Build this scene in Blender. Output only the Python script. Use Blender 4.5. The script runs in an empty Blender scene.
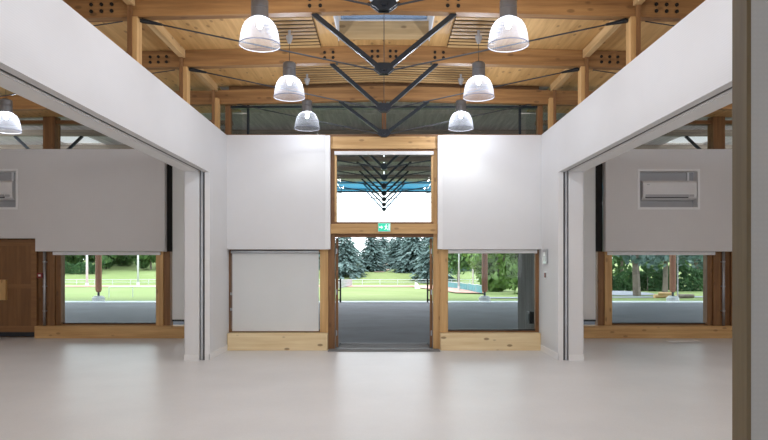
import bpy, bmesh, math, random
import numpy as np
from mathutils import Vector, Matrix

# ------------------------------------------------------------------ camera, sky, exposure
sc = bpy.context.scene
F = 624.0                       # focal length in pixels of the 768 x 440 frame
cam_d = bpy.data.cameras.new('camera')
cam_d.sensor_width = 36.0
cam_d.lens = F / 768 * 36
cam_d.shift_y = 44 / 768
cam_d.clip_end = 600
cam = bpy.data.objects.new('camera', cam_d)
sc.collection.objects.link(cam)
cam.location = (0, 0, 1.65)
cam.rotation_euler = (math.radians(90), 0, 0)
sc.camera = cam

w = bpy.data.worlds.new('overcast_sky'); sc.world = w
w.use_nodes = True
bg = w.node_tree.nodes['Background']
bg.inputs['Color'].default_value = (0.90, 0.95, 1.0, 1)
bg.inputs['Strength'].default_value = 1.25

sc.view_settings.view_transform = 'Standard'
sc.view_settings.look = 'None'
sc.view_settings.gamma = 1.0
sc.view_settings.use_curve_mapping = False
sc.view_settings.exposure = 1.75
LAMP_W = 8.6
SIDE_LAMP_W = 14.0
sc.cycles.use_denoising = True
sc.cycles.max_bounces = 10
sc.cycles.diffuse_bounces = 6
sc.cycles.glossy_bounces = 4
sc.cycles.transparent_max_bounces = 24
sc.cycles.sample_clamp_indirect = 4.0
sc.cycles.caustics_reflective = False
sc.cycles.caustics_refractive = False

COL = sc.collection
R = random.Random(7)

# ------------------------------------------------------------------ helpers
class MB:
    def __init__(s): s.v = []; s.f = []
    def box(s, x0, x1, y0, y1, z0, z1):
        x0, x1 = sorted((x0, x1)); y0, y1 = sorted((y0, y1)); z0, z1 = sorted((z0, z1))
        b = len(s.v)
        s.v += [(x0,y0,z0),(x1,y0,z0),(x1,y1,z0),(x0,y1,z0),(x0,y0,z1),(x1,y0,z1),(x1,y1,z1),(x0,y1,z1)]
        s.f += [tuple(b+i for i in q) for q in ((0,3,2,1),(4,5,6,7),(0,1,5,4),(1,2,6,5),(2,3,7,6),(3,0,4,7))]
        return s
    def hexa(s, p):                       # 8 points: bottom ring then top ring, both counter-clockwise from above
        b = len(s.v); s.v += [tuple(q) for q in p]
        s.f += [tuple(b+i for i in q) for q in ((0,3,2,1),(4,5,6,7),(0,1,5,4),(1,2,6,5),(2,3,7,6),(3,0,4,7))]
        return s
    def prism_xz(s, poly, y0, y1):        # polygon in x,z extruded in y
        b = len(s.v); n = len(poly)
        s.v += [(x, y0, z) for x, z in poly] + [(x, y1, z) for x, z in poly]
        s.f.append(tuple(b+i for i in range(n))); s.f.append(tuple(b+n+i for i in reversed(range(n))))
        s.f += [(b+i, b+n+i, b+n+(i+1) % n, b+(i+1) % n) for i in range(n)]
        return s
    def tube(s, p0, p1, r0, r1=None, n=10, square=False):
        if r1 is None: r1 = r0
        p0, p1 = Vector(p0), Vector(p1); d = (p1 - p0).normalized()
        up = Vector((0, 1, 0)) if abs(d.y) < .95 else Vector((1, 0, 0))
        a = d.cross(up).normalized(); c = d.cross(a)
        b = len(s.v); off = math.pi/4 if square else 0
        if square: n = 4
        for p, r in ((p0, r0), (p1, r1)):
            for k in range(n):
                t = 2*math.pi*k/n + off
                s.v.append(tuple(p + a*(r*math.cos(t)) + c*(r*math.sin(t))))
        s.f += [(b+k, b+(k+1) % n, b+n+(k+1) % n, b+n+k) for k in range(n)]
        s.f.append(tuple(b+k for k in reversed(range(n)))); s.f.append(tuple(b+n+k for k in range(n)))
        return s
    def lathe(s, prof, c=(0, 0, 0), n=28, closed=False):   # profile of (r, z)
        b = len(s.v); m = len(prof)
        for r, z in prof:
            for k in range(n):
                t = 2*math.pi*k/n
                s.v.append((c[0]+r*math.cos(t), c[1]+r*math.sin(t), c[2]+z))
        rng = range(m) if closed else range(m-1)
        for i in rng:
            j = (i+1) % m
            s.f += [(b+i*n+k, b+i*n+(k+1) % n, b+j*n+(k+1) % n, b+j*n+k) for k in range(n)]
        return s
    def build(s, name, mat, parent=None, smooth=False, bevel=0.0, origin=None):
        me = bpy.data.meshes.new(name)
        off = Vector(origin) if origin is not None else (WLOC[parent.name] if parent is not None else Vector((0, 0, 0)))
        me.from_pydata([tuple(Vector(p) - off) for p in s.v], [], s.f)
        if bevel > 0:
            bm = bmesh.new(); bm.from_mesh(me)
            bmesh.ops.bevel(bm, geom=[e for e in bm.edges], offset=bevel, segments=2, affect='EDGES', profile=.6)
            bm.to_mesh(me); bm.free()
        bm = bmesh.new(); bm.from_mesh(me); bmesh.ops.recalc_face_normals(bm, faces=bm.faces); bm.to_mesh(me); bm.free()
        me.update()
        if smooth:
            for p in me.polygons: p.use_smooth = True
        me.materials.append(mat)
        o = bpy.data.objects.new(name, me); COL.objects.link(o)
        if parent is not None:
            o.parent = parent
            if origin is not None: o.location = off - WLOC[parent.name]
        elif origin is not None: o.location = off
        WLOC[o.name] = off
        return o
WLOC = {}

def tag(o, label=None, cat=None, group=None, kind=None):
    if label: o['label'] = label
    if cat: o['category'] = cat
    if group: o['group'] = group
    if kind: o['kind'] = kind
    return o
def thing(name, loc, label=None, cat=None, group=None, kind=None):
    e = bpy.data.objects.new(name, None); COL.objects.link(e)
    e.location = loc; e.empty_display_size = .1
    WLOC[e.name] = Vector(loc)
    return tag(e, label, cat, group, kind)
def copy_tree(o, parent=None):
    c = o.copy(); COL.objects.link(c); c.parent = parent
    for ch in list(o.children): copy_tree(ch, c)
    return c
def struct(o): o['kind'] = 'structure'; return o
def B(*a): return MB().box(*a)

# ------------------------------------------------------------------ materials
def nt(name):
    m = bpy.data.materials.new(name); m.use_nodes = True
    n = m.node_tree.nodes; l = m.node_tree.links
    return m, n, l, n['Principled BSDF']
def coords(n, l, scale):
    tc = n.new('ShaderNodeTexCoord'); oi = n.new('ShaderNodeObjectInfo')
    mul = n.new('ShaderNodeMath'); mul.operation = 'MULTIPLY'; mul.inputs[1].default_value = 37.0
    l.new(oi.outputs['Random'], mul.inputs[0])
    add = n.new('ShaderNodeVectorMath'); add.operation = 'ADD'
    l.new(tc.outputs['Object'], add.inputs[0]); l.new(mul.outputs[0], add.inputs[1])
    mp = n.new('ShaderNodeMapping'); mp.inputs['Scale'].default_value = scale
    l.new(add.outputs[0], mp.inputs['Vector'])
    return mp.outputs[0]
def ramp(n, l, src, stops):
    r = n.new('ShaderNodeValToRGB'); e = r.color_ramp.elements
    e[0].position, e[0].color = stops[0][0], (*stops[0][1], 1)
    e[1].position, e[1].color = stops[-1][0], (*stops[-1][1], 1)
    for p, c in stops[1:-1]:
        q = e.new(p); q.color = (*c, 1)
    l.new(src, r.inputs[0]); return r.outputs[0]
def noise(n, l, vec, scale, detail=3, rough=.55):
    t = n.new('ShaderNodeTexNoise'); t.inputs['Scale'].default_value = scale
    t.inputs['Detail'].default_value = detail; t.inputs['Roughness'].default_value = rough
    if vec is not None: l.new(vec, t.inputs['Vector'])
    return t.outputs[0]
def bump(n, l, b, src, strength, dist=.01):
    k = n.new('ShaderNodeBump'); k.inputs['Strength'].default_value = strength; k.inputs['Distance'].default_value = dist
    l.new(src, k.inputs['Height']); l.new(k.outputs[0], b.inputs['Normal'])
def plain(name, col, rough=.6, metal=0.0, var=.06, scale=6.0, bmp=0.0, spec=.5, bscale=None):
    m, n, l, b = nt(name)
    v = coords(n, l, (1, 1, 1))
    c0 = tuple(max(0, c*(1-var)) for c in col); c1 = tuple(min(1, c*(1+var)) for c in col)
    l.new(ramp(n, l, noise(n, l, v, scale), [(.3, c0), (.7, c1)]), b.inputs['Base Color'])
    b.inputs['Roughness'].default_value = rough; b.inputs['Metallic'].default_value = metal
    b.inputs['Specular IOR Level'].default_value = spec
    if bmp: bump(n, l, b, noise(n, l, v, bscale or scale*8), bmp)
    return m
def wood(name, light, dark, axis='x', rough=.55, knots=.5):
    m, n, l, b = nt(name)
    st = {'x': (.35, 6, 6), 'y': (6, .35, 6), 'z': (6, 6, .35)}[axis]
    v = coords(n, l, st)
    g = noise(n, l, v, 2.2, 5, .6)
    mid = tuple((a+c)/2 for a, c in zip(light, dark))
    col = ramp(n, l, g, [(.28, dark), (.5, mid), (.68, light)])
    st2 = {'x': (3.2, 7, 7), 'y': (7, 3.2, 7), 'z': (7, 7, 3.2)}[axis]
    vo = n.new('ShaderNodeTexVoronoi'); vo.inputs['Scale'].default_value = 1.0
    l.new(coords(n, l, st2), vo.inputs['Vector'])
    k = ramp(n, l, vo.outputs['Distance'], [(.0, (1, 1, 1)), (.12, (1, 1, 1)), (.20, (0, 0, 0))])
    mx = n.new('ShaderNodeMix'); mx.data_type = 'RGBA'
    mk = n.new('ShaderNodeMath'); mk.operation = 'MULTIPLY'; mk.inputs[1].default_value = knots
    l.new(k, mk.inputs[0]); l.new(mk.outputs[0], mx.inputs[0])
    l.new(col, mx.inputs[6]); mx.inputs[7].default_value = (dark[0]*.35, dark[1]*.28, dark[2]*.22, 1)
    l.new(mx.outputs[2], b.inputs['Base Color'])
    b.inputs['Roughness'].default_value = rough
    bump(n, l, b, g, .12, .004)
    return m
def glass(name, tint=(.95, .98, .97), refl=.25):
    m, n, l, b = nt(name); n.remove(b); out = n['Material Output']
    t = n.new('ShaderNodeBsdfTransparent'); t.inputs[0].default_value = (*tint, 1)
    g = n.new('ShaderNodeBsdfGlossy'); g.inputs['Roughness'].default_value = .01
    nz = noise(n, l, coords(n, l, (1, 1, 1)), .8)
    fr = n.new('ShaderNodeFresnel'); fr.inputs[0].default_value = 1.45
    mu = n.new('ShaderNodeMath'); mu.operation = 'MULTIPLY'; mu.inputs[1].default_value = refl
    l.new(fr.outputs[0], mu.inputs[0])
    x = n.new('ShaderNodeMixShader'); l.new(mu.outputs[0], x.inputs[0]); l.new(t.outputs[0], x.inputs[1]); l.new(g.outputs[0], x.inputs[2])
    bp = n.new('ShaderNodeBump'); bp.inputs['Strength'].default_value = .02; bp.inputs['Distance'].default_value = .002
    l.new(nz, bp.inputs['Height']); l.new(bp.outputs[0], g.inputs['Normal'])
    l.new(x.outputs[0], out.inputs['Surface']); return m
def leafmat(name, c0, c1, c2, scale=.9, transl=.25):
    m, n, l, b = nt(name)
    v = coords(n, l, (1, 1, 1))
    col = ramp(n, l, noise(n, l, v, scale, 6, .75), [(.3, c0), (.5, c1), (.68, c2)])
    l.new(col, b.inputs['Base Color']); b.inputs['Roughness'].default_value = .7
    b.inputs['Specular IOR Level'].default_value = .2
    tr = n.new('ShaderNodeBsdfTranslucent'); l.new(col, tr.inputs[0])
    x = n.new('ShaderNodeMixShader'); x.inputs[0].default_value = transl
    l.new(b.outputs[0], x.inputs[1]); l.new(tr.outputs[0], x.inputs[2])
    l.new(x.outputs[0], n['Material Output'].inputs['Surface']); return m

L1, D1 = (.70, .45, .20), (.46, .255, .09)
M = {}
for ax in 'xyz':
    M['wood_'+ax] = wood('spruce_timber_'+ax, L1, D1, ax)
    M['brown_'+ax] = wood('brown_stained_timber_'+ax, (.30, .15, .055), (.15, .065, .022), ax, knots=.35)
    M['pale_'+ax] = wood('pale_spruce_'+ax, (.70, .49, .25), (.50, .31, .13), ax, knots=.6)
M['beam'] = wood('glulam_beam', (.38, .20, .07), (.18, .08, .024), 'x')
M['ceil'] = wood('plywood_ceiling', (.69, .435, .18), (.47, .26, .088), 'y', knots=.6)
M['slat'] = wood('slat_timber', (.62, .41, .19), (.42, .245, .095), 'x', knots=.2)
M['door'] = wood('varnished_door', (.25, .12, .042), (.17, .077, .026), 'z', knots=.1)
M['door_rail'] = wood('door_rail_wood', (.30, .15, .055), (.22, .10, .036), 'x', knots=.1)
M['sill'] = wood('knotty_sill_timber', (.90, .74, .47), (.74, .55, .29), 'x', knots=.85)
M['soot'] = plain('black_backing_felt', (.012, .011, .01), .95)
M['steel'] = plain('dark_painted_steel', (.035, .042, .052), .35, .6, .15)
M['bluesteel'] = plain('blue_steel', (.05, .20, .32), .4, .2, .1)  # bluer than the other steel; outermost canopy beams and struts
M['rod'] = plain('grey_steel_rod', (.10, .105, .115), .35, .8, .1)
M['bolt'] = plain('black_bolt', (.02, .018, .016), .5, .5)
M['white'] = plain('white_painted_board', (.80, .80, .81), .7, 0, .015, 3, .03)
M['trim'] = plain('white_lacquered_trim', (.82, .82, .82), .45, 0, .015)
M['alu'] = plain('brushed_aluminium', (.45, .46, .48), .35, .9, .08)
M['housing'] = plain('grey_lamp_housing', (.22, .225, .235), .35, .5, .08)
M['black'] = plain('black_plastic', (.015, .015, .017), .4)
M['red'] = plain('red_alarm_plastic', (.22, .02, .02), .4)
M['galv'] = plain('galvanised_pipe', (.42, .43, .45), .4, .7, .1)
M['ac'] = plain('white_appliance_plastic', (.74, .74, .74), .3, 0, .02)
M['acgrey'] = plain('grey_appliance_plastic', (.42, .42, .43), .35, 0, .02)
M['olive'] = wood('olive_edge_strip', (.17, .13, .07), (.10, .075, .038), 'z', knots=0)
M['mat'] = plain('ribbed_grey_mat', (.20, .20, .205), .8, 0, .15, 60, .5)
M['conc'] = plain('pale_concrete', (.55, .55, .56), .85, 0, .12, 4, .3)
M['board'] = wood('weathered_grey_board', (.27, .265, .26), (.15, .147, .143), 'z', .95, .25)
M['board'].node_tree.nodes['Principled BSDF'].inputs['Specular IOR Level'].default_value = .1
M['asph'] = plain('dark_asphalt', (.082, .088, .108), .75, 0, .22, 1.2, .5, bscale=60)
M['path'] = plain('bluish_asphalt_path', (.22, .235, .28), .8, 0, .12, 1.2)
M['track'] = plain('red_running_track', (.52, .27, .22), .8, 0, .10, .8)
M['kerb'] = plain('white_kerb_concrete', (.62, .64, .66), .85, 0, .10, 2.0)
M['canbeam'] = wood('weathered_canopy_beam', (.36, .29, .23), (.20, .155, .12), 'x', knots=.2)
M['postred'] = wood('red_brown_post', (.36, .16, .095), (.21, .085, .05), 'z', knots=.2)
M['deck'] = wood('grey_canopy_deck', (.74, .67, .63), (.44, .39, .365), 'y', knots=.15)
M['railw'] = plain('white_enamel', (.52, .55, .58), .5, 0, .04)
M['banner'] = plain('blue_green_banner', (.05, .22, .25), .6, 0, .3, 1.0)
M['trunk'] = plain('grey_bark', (.16, .13, .11), .9, 0, .3, 5, .6)
M['log'] = wood('cut_log_wood', (.52, .33, .16), (.33, .19, .08), 'x', knots=.1)
M['glass'] = glass('clear_window_glass')
M['glass_sky'] = glass('tinted_skylight_glass', (.30, .35, .42), .5)
M['glass_up'] = glass('clerestory_glass', (.95, .97, .96), .4)
M['spruce'] = leafmat('blue_spruce_needles', (.055, .098, .092), (.135, .21, .20), (.27, .36, .345), 1.1, .2)
M['leaf'] = leafmat('mid_green_leaves', (.035, .075, .03), (.085, .165, .06), (.17, .28, .10), .9)
M['leafl'] = leafmat('light_green_leaves', (.055, .115, .025), (.13, .23, .06), (.27, .40, .14), .8)
M['hedge'] = leafmat('dark_hedge_leaves', (.012, .04, .014), (.035, .085, .03), (.07, .15, .05), 1.3)

def grassmat():
    m, n, l, b = nt('mown_grass')
    v = coords(n, l, (1, 1, 1))
    c = ramp(n, l, noise(n, l, v, .25, 6, .6), [(.3, (.17, .225, .085)), (.55, (.205, .26, .105)), (.75, (.24, .29, .135))])
    l.new(c, b.inputs['Base Color']); b.inputs['Roughness'].default_value = .9
    b.inputs['Specular IOR Level'].default_value = .1
    bump(n, l, b, noise(n, l, v, 12, 4), .6, .05); return m
M['grass'] = grassmat()

def floormat():
    m, n, l, b = nt('pale_vinyl_floor')
    v = coords(n, l, (1, 1, 1))
    c = ramp(n, l, noise(n, l, v, .9, 6, .6), [(.3, (.69, .69, .70)), (.7, (.75, .75, .76))])
    sp = ramp(n, l, noise(n, l, v, 140, 2), [(.35, (.93, .93, .93)), (.65, (1, 1, 1))])
    mx = n.new('ShaderNodeMix'); mx.data_type = 'RGBA'; mx.blend_type = 'MULTIPLY'; mx.inputs[0].default_value = 1
    l.new(c, mx.inputs[6]); l.new(sp, mx.inputs[7]); l.new(mx.outputs[2], b.inputs['Base Color'])
    r = n.new('ShaderNodeMapRange'); r.inputs[3].default_value = .32; r.inputs[4].default_value = .46
    l.new(noise(n, l, v, 1.7, 4), r.inputs[0]); l.new(r.outputs[0], b.inputs['Roughness'])
    b.inputs['Specular IOR Level'].default_value = .5
    bump(n, l, b, noise(n, l, v, 90, 2), .03, .002); return m
M['floor'] = floormat()

def fabricmat(name, col, weave, transl=0.0):
    m, n, l, b = nt(name)
    v = coords(n, l, (1, 1, 1))
    ws = []
    for d in ('X', 'Z'):
        t = n.new('ShaderNodeTexWave'); t.bands_direction = d; t.inputs['Scale'].default_value = weave
        l.new(v, t.inputs['Vector']); ws.append(t.outputs['Fac'])
    ad = n.new('ShaderNodeMath'); ad.operation = 'MULTIPLY'; l.new(ws[0], ad.inputs[0]); l.new(ws[1], ad.inputs[1])
    big = noise(n, l, v, 1.2, 4)
    mu = n.new('ShaderNodeMath'); mu.operation = 'MULTIPLY_ADD'; mu.inputs[1].default_value = .35
    l.new(ad.outputs[0], mu.inputs[0]); l.new(big, mu.inputs[2])
    c = ramp(n, l, mu.outputs[0], [(.35, tuple(x*.95 for x in col)), (.9, col)])
    l.new(c, b.inputs['Base Color']); b.inputs['Roughness'].default_value = .85
    b.inputs['Specular IOR Level'].default_value = .2
    bump(n, l, b, ad.outputs[0], .08, .003)
    if transl:
        tr = n.new('ShaderNodeBsdfTranslucent'); l.new(c, tr.inputs[0])
        x = n.new('ShaderNodeMixShader'); x.inputs[0].default_value = transl
        l.new(b.outputs[0], x.inputs[1]); l.new(tr.outputs[0], x.inputs[2])
        l.new(x.outputs[0], n['Material Output'].inputs['Surface'])
    return m
M['panel'] = fabricmat('perforated_white_panel', (.78, .78, .785), 14)
M['fabric'] = fabricmat('woven_white_wall_cloth', (.72, .705, .695), 9)
M['header'] = fabricmat('perforated_header_board', (.70, .70, .705), 14)
M['shadepanel'] = fabricmat('shaded_partition_cloth', (.50, .52, .53), 14)  # white partition cloth darkened to grey to stand for its shade
M['blind'] = fabricmat('white_roller_blind_cloth', (.93, .925, .915), 40, .30)

def acrylic():
    m, n, l, b = nt('ribbed_clear_acrylic'); n.remove(b); out = n['Material Output']
    tc = n.new('ShaderNodeTexCoord')
    gr = n.new('ShaderNodeTexGradient'); gr.gradient_type = 'RADIAL'; l.new(tc.outputs['Object'], gr.inputs[0])
    mu = n.new('ShaderNodeMath'); mu.operation = 'MULTIPLY'; mu.inputs[1].default_value = 2*math.pi*48
    l.new(gr.outputs[1], mu.inputs[0])
    si = n.new('ShaderNodeMath'); si.operation = 'SINE'; l.new(mu.outputs[0], si.inputs[0])
    t = n.new('ShaderNodeBsdfTransparent'); t.inputs[0].default_value = (.80, .81, .86, 1)
    tl = n.new('ShaderNodeBsdfTranslucent'); tl.inputs[0].default_value = (.86, .87, .93, 1)
    df = n.new('ShaderNodeBsdfDiffuse'); df.inputs[0].default_value = (.80, .81, .88, 1)
    g = n.new('ShaderNodeBsdfGlossy'); g.inputs['Roughness'].default_value = .35; g.inputs[0].default_value = (.25, .25, .27, 1)
    bp = n.new('ShaderNodeBump'); bp.inputs['Strength'].default_value = .5; bp.inputs['Distance'].default_value = .01
    l.new(si.outputs[0], bp.inputs['Height'])
    for q in (tl, df, g): l.new(bp.outputs[0], q.inputs['Normal'])
    rp = n.new('ShaderNodeMapRange'); rp.inputs[1].default_value = -1; rp.inputs[3].default_value = .026; rp.inputs[4].default_value = .060
    l.new(si.outputs[0], rp.inputs[0])
    lw_ = n.new('ShaderNodeLayerWeight'); lw_.inputs[0].default_value = .35
    ml = n.new('ShaderNodeMath'); ml.operation = 'MULTIPLY_ADD'; ml.inputs[1].default_value = 1.6; ml.inputs[2].default_value = .55
    l.new(lw_.outputs['Facing'], ml.inputs[0])
    mm = n.new('ShaderNodeMath'); mm.operation = 'MULTIPLY'; l.new(ml.outputs[0], mm.inputs[0]); l.new(rp.outputs[0], mm.inputs[1])
    a = n.new('ShaderNodeMixShader'); a.inputs[0].default_value = .45; l.new(tl.outputs[0], a.inputs[1]); l.new(df.outputs[0], a.inputs[2])
    a2 = n.new('ShaderNodeMixShader'); l.new(mm.outputs[0], a2.inputs[0]); l.new(t.outputs[0], a2.inputs[1]); l.new(a.outputs[0], a2.inputs[2])
    a3 = n.new('ShaderNodeMixShader'); a3.inputs[0].default_value = .05; l.new(a2.outputs[0], a3.inputs[1]); l.new(g.outputs[0], a3.inputs[2])
    l.new(a3.outputs[0], out.inputs['Surface']); return m
M['acryl'] = acrylic()
def rimmat():
    m, n, l, b = nt('pale_acrylic_rim')
    c = ramp(n, l, noise(n, l, coords(n, l, (1, 1, 1)), 8), [(.3, (.24, .24, .27)), (.7, (.28, .28, .31))])
    l.new(c, b.inputs['Base Color']); b.inputs['Roughness'].default_value = .4
    tr = n.new('ShaderNodeBsdfTranslucent'); l.new(c, tr.inputs[0])
    x = n.new('ShaderNodeMixShader'); x.inputs[0].default_value = .6
    l.new(b.outputs[0], x.inputs[1]); l.new(tr.outputs[0], x.inputs[2])
    l.new(x.outputs[0], n['Material Output'].inputs['Surface']); return m
M['rim'] = rimmat()
def emis(name, col, st):
    m, n, l, b = nt(name)
    b.inputs['Base Color'].default_value = (*col, 1)
    b.inputs['Emission Color'].default_value = (*col, 1); b.inputs['Emission Strength'].default_value = st
    nz = noise(n, l, coords(n, l, (1, 1, 1)), 5)
    l.new(ramp(n, l, nz, [(.3, tuple(c*.97 for c in col)), (.7, col)]), b.inputs['Base Color'])
    return m
M['bulb'] = emis('glowing_bulb', (1, .97, .92), 6.0)
M['signg'] = emis('green_lit_sign', (.02, .36, .22), .45)
M['signw'] = emis('white_lit_pictogram', (.75, .9, .85), .25)

def blueroof():
    m, n, l, b = nt('blue_translucent_sheet'); n.remove(b)
    c = ramp(n, l, noise(n, l, coords(n, l, (1, 1, 1)), .6), [(.3, (.15, .33, .42)), (.7, (.19, .40, .48))])
    tr = n.new('ShaderNodeBsdfTranslucent'); l.new(c, tr.inputs[0])
    g = n.new('ShaderNodeBsdfGlossy'); g.inputs['Roughness'].default_value = .15
    x = n.new('ShaderNodeMixShader'); x.inputs[0].default_value = .06
    l.new(tr.outputs[0], x.inputs[1]); l.new(g.outputs[0], x.inputs[2])
    l.new(x.outputs[0], n['Material Output'].inputs['Surface']); return m
M['blueroof'] = blueroof()

# ================================================================== THE SETTING
YF, YS = 12.1, 14.1            # glazing planes: entrance hall, side rooms
XW, XO = 3.0, 3.43             # side wall inner / outer faces
XE = 10.0                      # outer ends of the side rooms
ZH = 4.11                      # top of the white walls
def roofz(x): return 5.14 - .026*abs(x)

fl = MB().box(-XE, XE, -8, YF+.05, -.12, 0)
fl.box(-XE, -XW, YF+.05, YS+.1, -.12, 0); fl.box(XW, XE, YF+.05, YS+.1, -.12, 0)
struct(fl.build('floor', M['floor']))

# --- ceiling: deck with sheets below, skylight shafts
SKY_BAYS = (8, 4, 0, -4)  # only the bay nearest the door is in view; others added for daylight
XS = [-10, -8.2, -6.4, -4.8, -3.2, -1.73, -.71, 0, .71, 1.73, 3.2, 4.8, 6.4, 8.2, 10]
def slab(mb, xa, xb, ya, yb, dz0, dz1):
    a, b = roofz(xa), roofz(xb)
    mb.hexa([(xa,ya,a+dz0),(xb,ya,b+dz0),(xb,yb,b+dz0),(xa,yb,a+dz0),(xa,ya,a+dz1),(xb,ya,b+dz1),(xb,yb,b+dz1),(xa,yb,a+dz1)])
deck = MB()
edges = [-8.0]
for b0 in sorted(SKY_BAYS): edges += [b0+.15, b0+1.66]
for i in range(0, len(edges), 2):
    ya = edges[i]; yb = edges[i+1] if i+1 < len(edges) else YF
    for xa, xb in ((-XE, -.71), (-.71, 0), (0, .71), (.71, XE)): slab(deck, xa, xb, ya, yb, .03, .22)
for b0 in SKY_BAYS:
    for xa, xb in ((-XE, -.71), (.71, XE)): slab(deck, xa, xb, b0+.15, b0+1.66, .03, .22)
for xa, xb in ((-XE, -XW), (XW, XE)): slab(deck, xa, xb, YF, YS+.1, .03, .22)
ceiling = struct(deck.build('ceiling', M['deck']))
for by in range(-8, 14, 2):
    for i in range(len(XS)-1):
        xa, xb = XS[i], XS[i+1]
        if by == 12 and xb <= XW+.3 and xa >= -XW-.3: continue
        spans = [(by, by+2)]
        if by in SKY_BAYS and abs(xa) <= .71 and abs(xb) <= .71: spans = [(by, by+.15), (by+1.66, by+2)]
        for ya, yb in spans:
            mb = MB(); slab(mb, xa+.003, xb-.003, ya+.003, yb-.003, 0, .028)
            mb.build('ceiling_sheet', M['ceil'], ceiling)

wn = [0]
def window(): wn[0] += 1; return 'window_%d' % wn[0]
for b0 in SKY_BAYS:
    y0, y1 = b0+.15, b0+1.66
    s = struct(thing(window(), (0, y0, 5.1)))
    B(-.69, .69, y1-.03, y1-.005, 5.12, 5.40).build('shaft_lining', M['pale_x'], s)
    B(-.69, .69, y0+.005, y0+.03, 5.12, 5.40).build('shaft_lining', M['pale_x'], s)
    for k in (-1, 1): B(k*.69, k*.705, y0+.005, y1-.005, 5.10, 5.40).build('shaft_lining', M['trim'], s)
    fr = MB()
    fr.box(-.74, .74, y0-.03, y0+.05, 5.40, 5.44); fr.box(-.74, .74, y1-.04, y1+.03, 5.40, 5.44)
    for k in (-1, 1): fr.box(k*.66, k*.74, y0+.05, y1-.03, 5.40, 5.44)
    fr.build('window_frame', M['trim'], s)
    B(-.66, .66, y0+.05, y1-.03, 5.42, 5.43).build('pane', M['glass_sky'], s)

# --- side walls (header over the opening + return beside the far wall)
YJ = 10.72
for side, k in (('left', -1), ('right', 1)):
    mb = MB()
    mb.box(k*XW, k*3.10, -8, YJ, 3.23, ZH)
    mb.box(k*3.10, k*XO, -8, YJ, 3.34, ZH)
    mb.box(k*XW, k*XO, YJ, YF, 0, ZH)
    wl = struct(mb.build('wall_'+side, M['header']))
    B(k*3.10, k*3.125, -8, YJ, 3.25, 3.34).build('track_rail', M['trim'], wl)
    B(k*3.125, k*3.15, -8, YJ, 3.262, 3.34).build('track_rail', M['trim'], wl)
    B(k*3.15, k*3.172, -8, YJ, 3.252, 3.34).build('track_slot', M['black'], wl)
    B(k*3.172, k*3.20, -8, YJ, 3.245, 3.34).build('track_rail', M['trim'], wl)
    B(k*3.20, k*XO, -8, YJ, 3.235, 3.34).build('soffit', M['trim'], wl)
    # pocket at the end of the opening
    B(k*2.99, k*3.075, YJ-.02, YJ, 0, 3.23).build('jamb_trim', M['trim'], wl)
    B(k*3.075, k*3.10, YJ-.012, YJ, 0, 3.25).build('jamb_slot', M['black'], wl)
    B(k*3.10, k*3.14, YJ-.03, YJ, 0, 3.25).build('jamb_rail', M['alu'], wl)
    B(k*3.14, k*3.16, YJ-.012, YJ, 0, 3.25).build('jamb_slot', M['black'], wl)
    B(k*3.16, k*3.40, YJ-.05, YJ, .0, 3.235).build('stacked_leaf', M['panel'], wl)
    bb = MB().box(k*2.985, k*XW, YJ-.02, YF-.2, 0, .11)
    struct(bb.build('baseboard_'+side, M['trim']))
    struct(B(k*3.16, k*3.42, YJ-.065, YJ-.05, 0, .10).build('trim_%d' % (1 if k < 0 else 2), M['trim']))
    # return wall outside, between the two facades
    ow = struct(B(k*3.06, k*XO, YF+.16, YS, -.1, ZH).build('wall_return_'+side, M['white']))
    for i in range(6):
        y0 = YF+.17+i*.315
        B(k*3.035, k*3.06, y0, y0+.305, -.05, ZH).build('board', M['board'], ow)
    # glass above it
    B(k*3.2, k*3.215, YF, YS, ZH, roofz(3.2)).build('pane', M['glass_up'], ow)
    B(k*3.12, k*3.30, YF+.1, YS, ZH, ZH+.06).build('rail', M['brown_y'], ow)
struct(B(-XE-.2, -XE, -8, YS+.1, 0, 5.0).build('wall_outer_left', M['white']))
struct(B(XE, XE+.2, -8, YS+.1, 0, 5.0).build('wall_outer_right', M['white']))
bw = MB().box(-XE, XE, -8.2, -8, 0, .9).box(-XE, XE, -8.2, -8, 2.5, 5.3)
for x in (-10, -6.2, -3.4, -.15, 3.1, 5.9, 9.6): bw.box(x, x+.4, -8.2, -8, .9, 2.5)
struct(bw.build('wall_back', M['white']))

# --- far wall of the hall -------------------------------------------------
wf = struct(thing('wall_far', (0, YF, 0)))
for k in (-1, 1):
    B(k*1.12, k*XW, YF-.2, YF-.02, 1.93, ZH).build('panel', M['panel'], wf)
    B(k*1.03, k*1.12, YF-.19, YF-.02, 1.935, ZH-.005).build('panel_edge', M['trim'], wf)
    B(k*1.08, k*1.235, YF-.06, YF+.1, .33, 1.93).build('post', M['wood_z'], wf)
    B(k*.955, k*1.08, YF-.02, YF+.12, 0, ZH).build('door_post', M['brown_z'] if k < 0 else M['wood_z'], wf)
    B(k*1.08, k*2.99, YF-.2, YF+.12, 0, .325).build('sill', M['sill'], wf, bevel=.006)
    B(k*1.24, k*3.0, YF-.02, YF+.08, .325, .355).build('sill_rail', M['brown_x'], wf)
    B(k*1.24, k*3.0, YF-.01, YF+.08, 1.88, 1.96).build('head_rail', M['brown_x'], wf)
    B(k*2.93, k*3.0, YF-.02, YF+.08, .355, 1.88).build('jamb', M['brown_z'], wf)
B(-1.03, 1.03, YF-.10, YF+.1, 3.87, 4.10).build('head_beam', M['wood_x'], wf)
B(-.955, .955, YF-.04, YF+.1, 3.82, 3.87).build('head_rail', M['brown_x'], wf)
B(-1.03, 1.03, YF-.10, YF+.1, 2.235, 2.42).build('lintel', M['wood_x'], wf)
B(-.955, .955, YF-.03, YF+.1, 2.17, 2.235).build('lintel_rail', M['brown_x'], wf)
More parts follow.
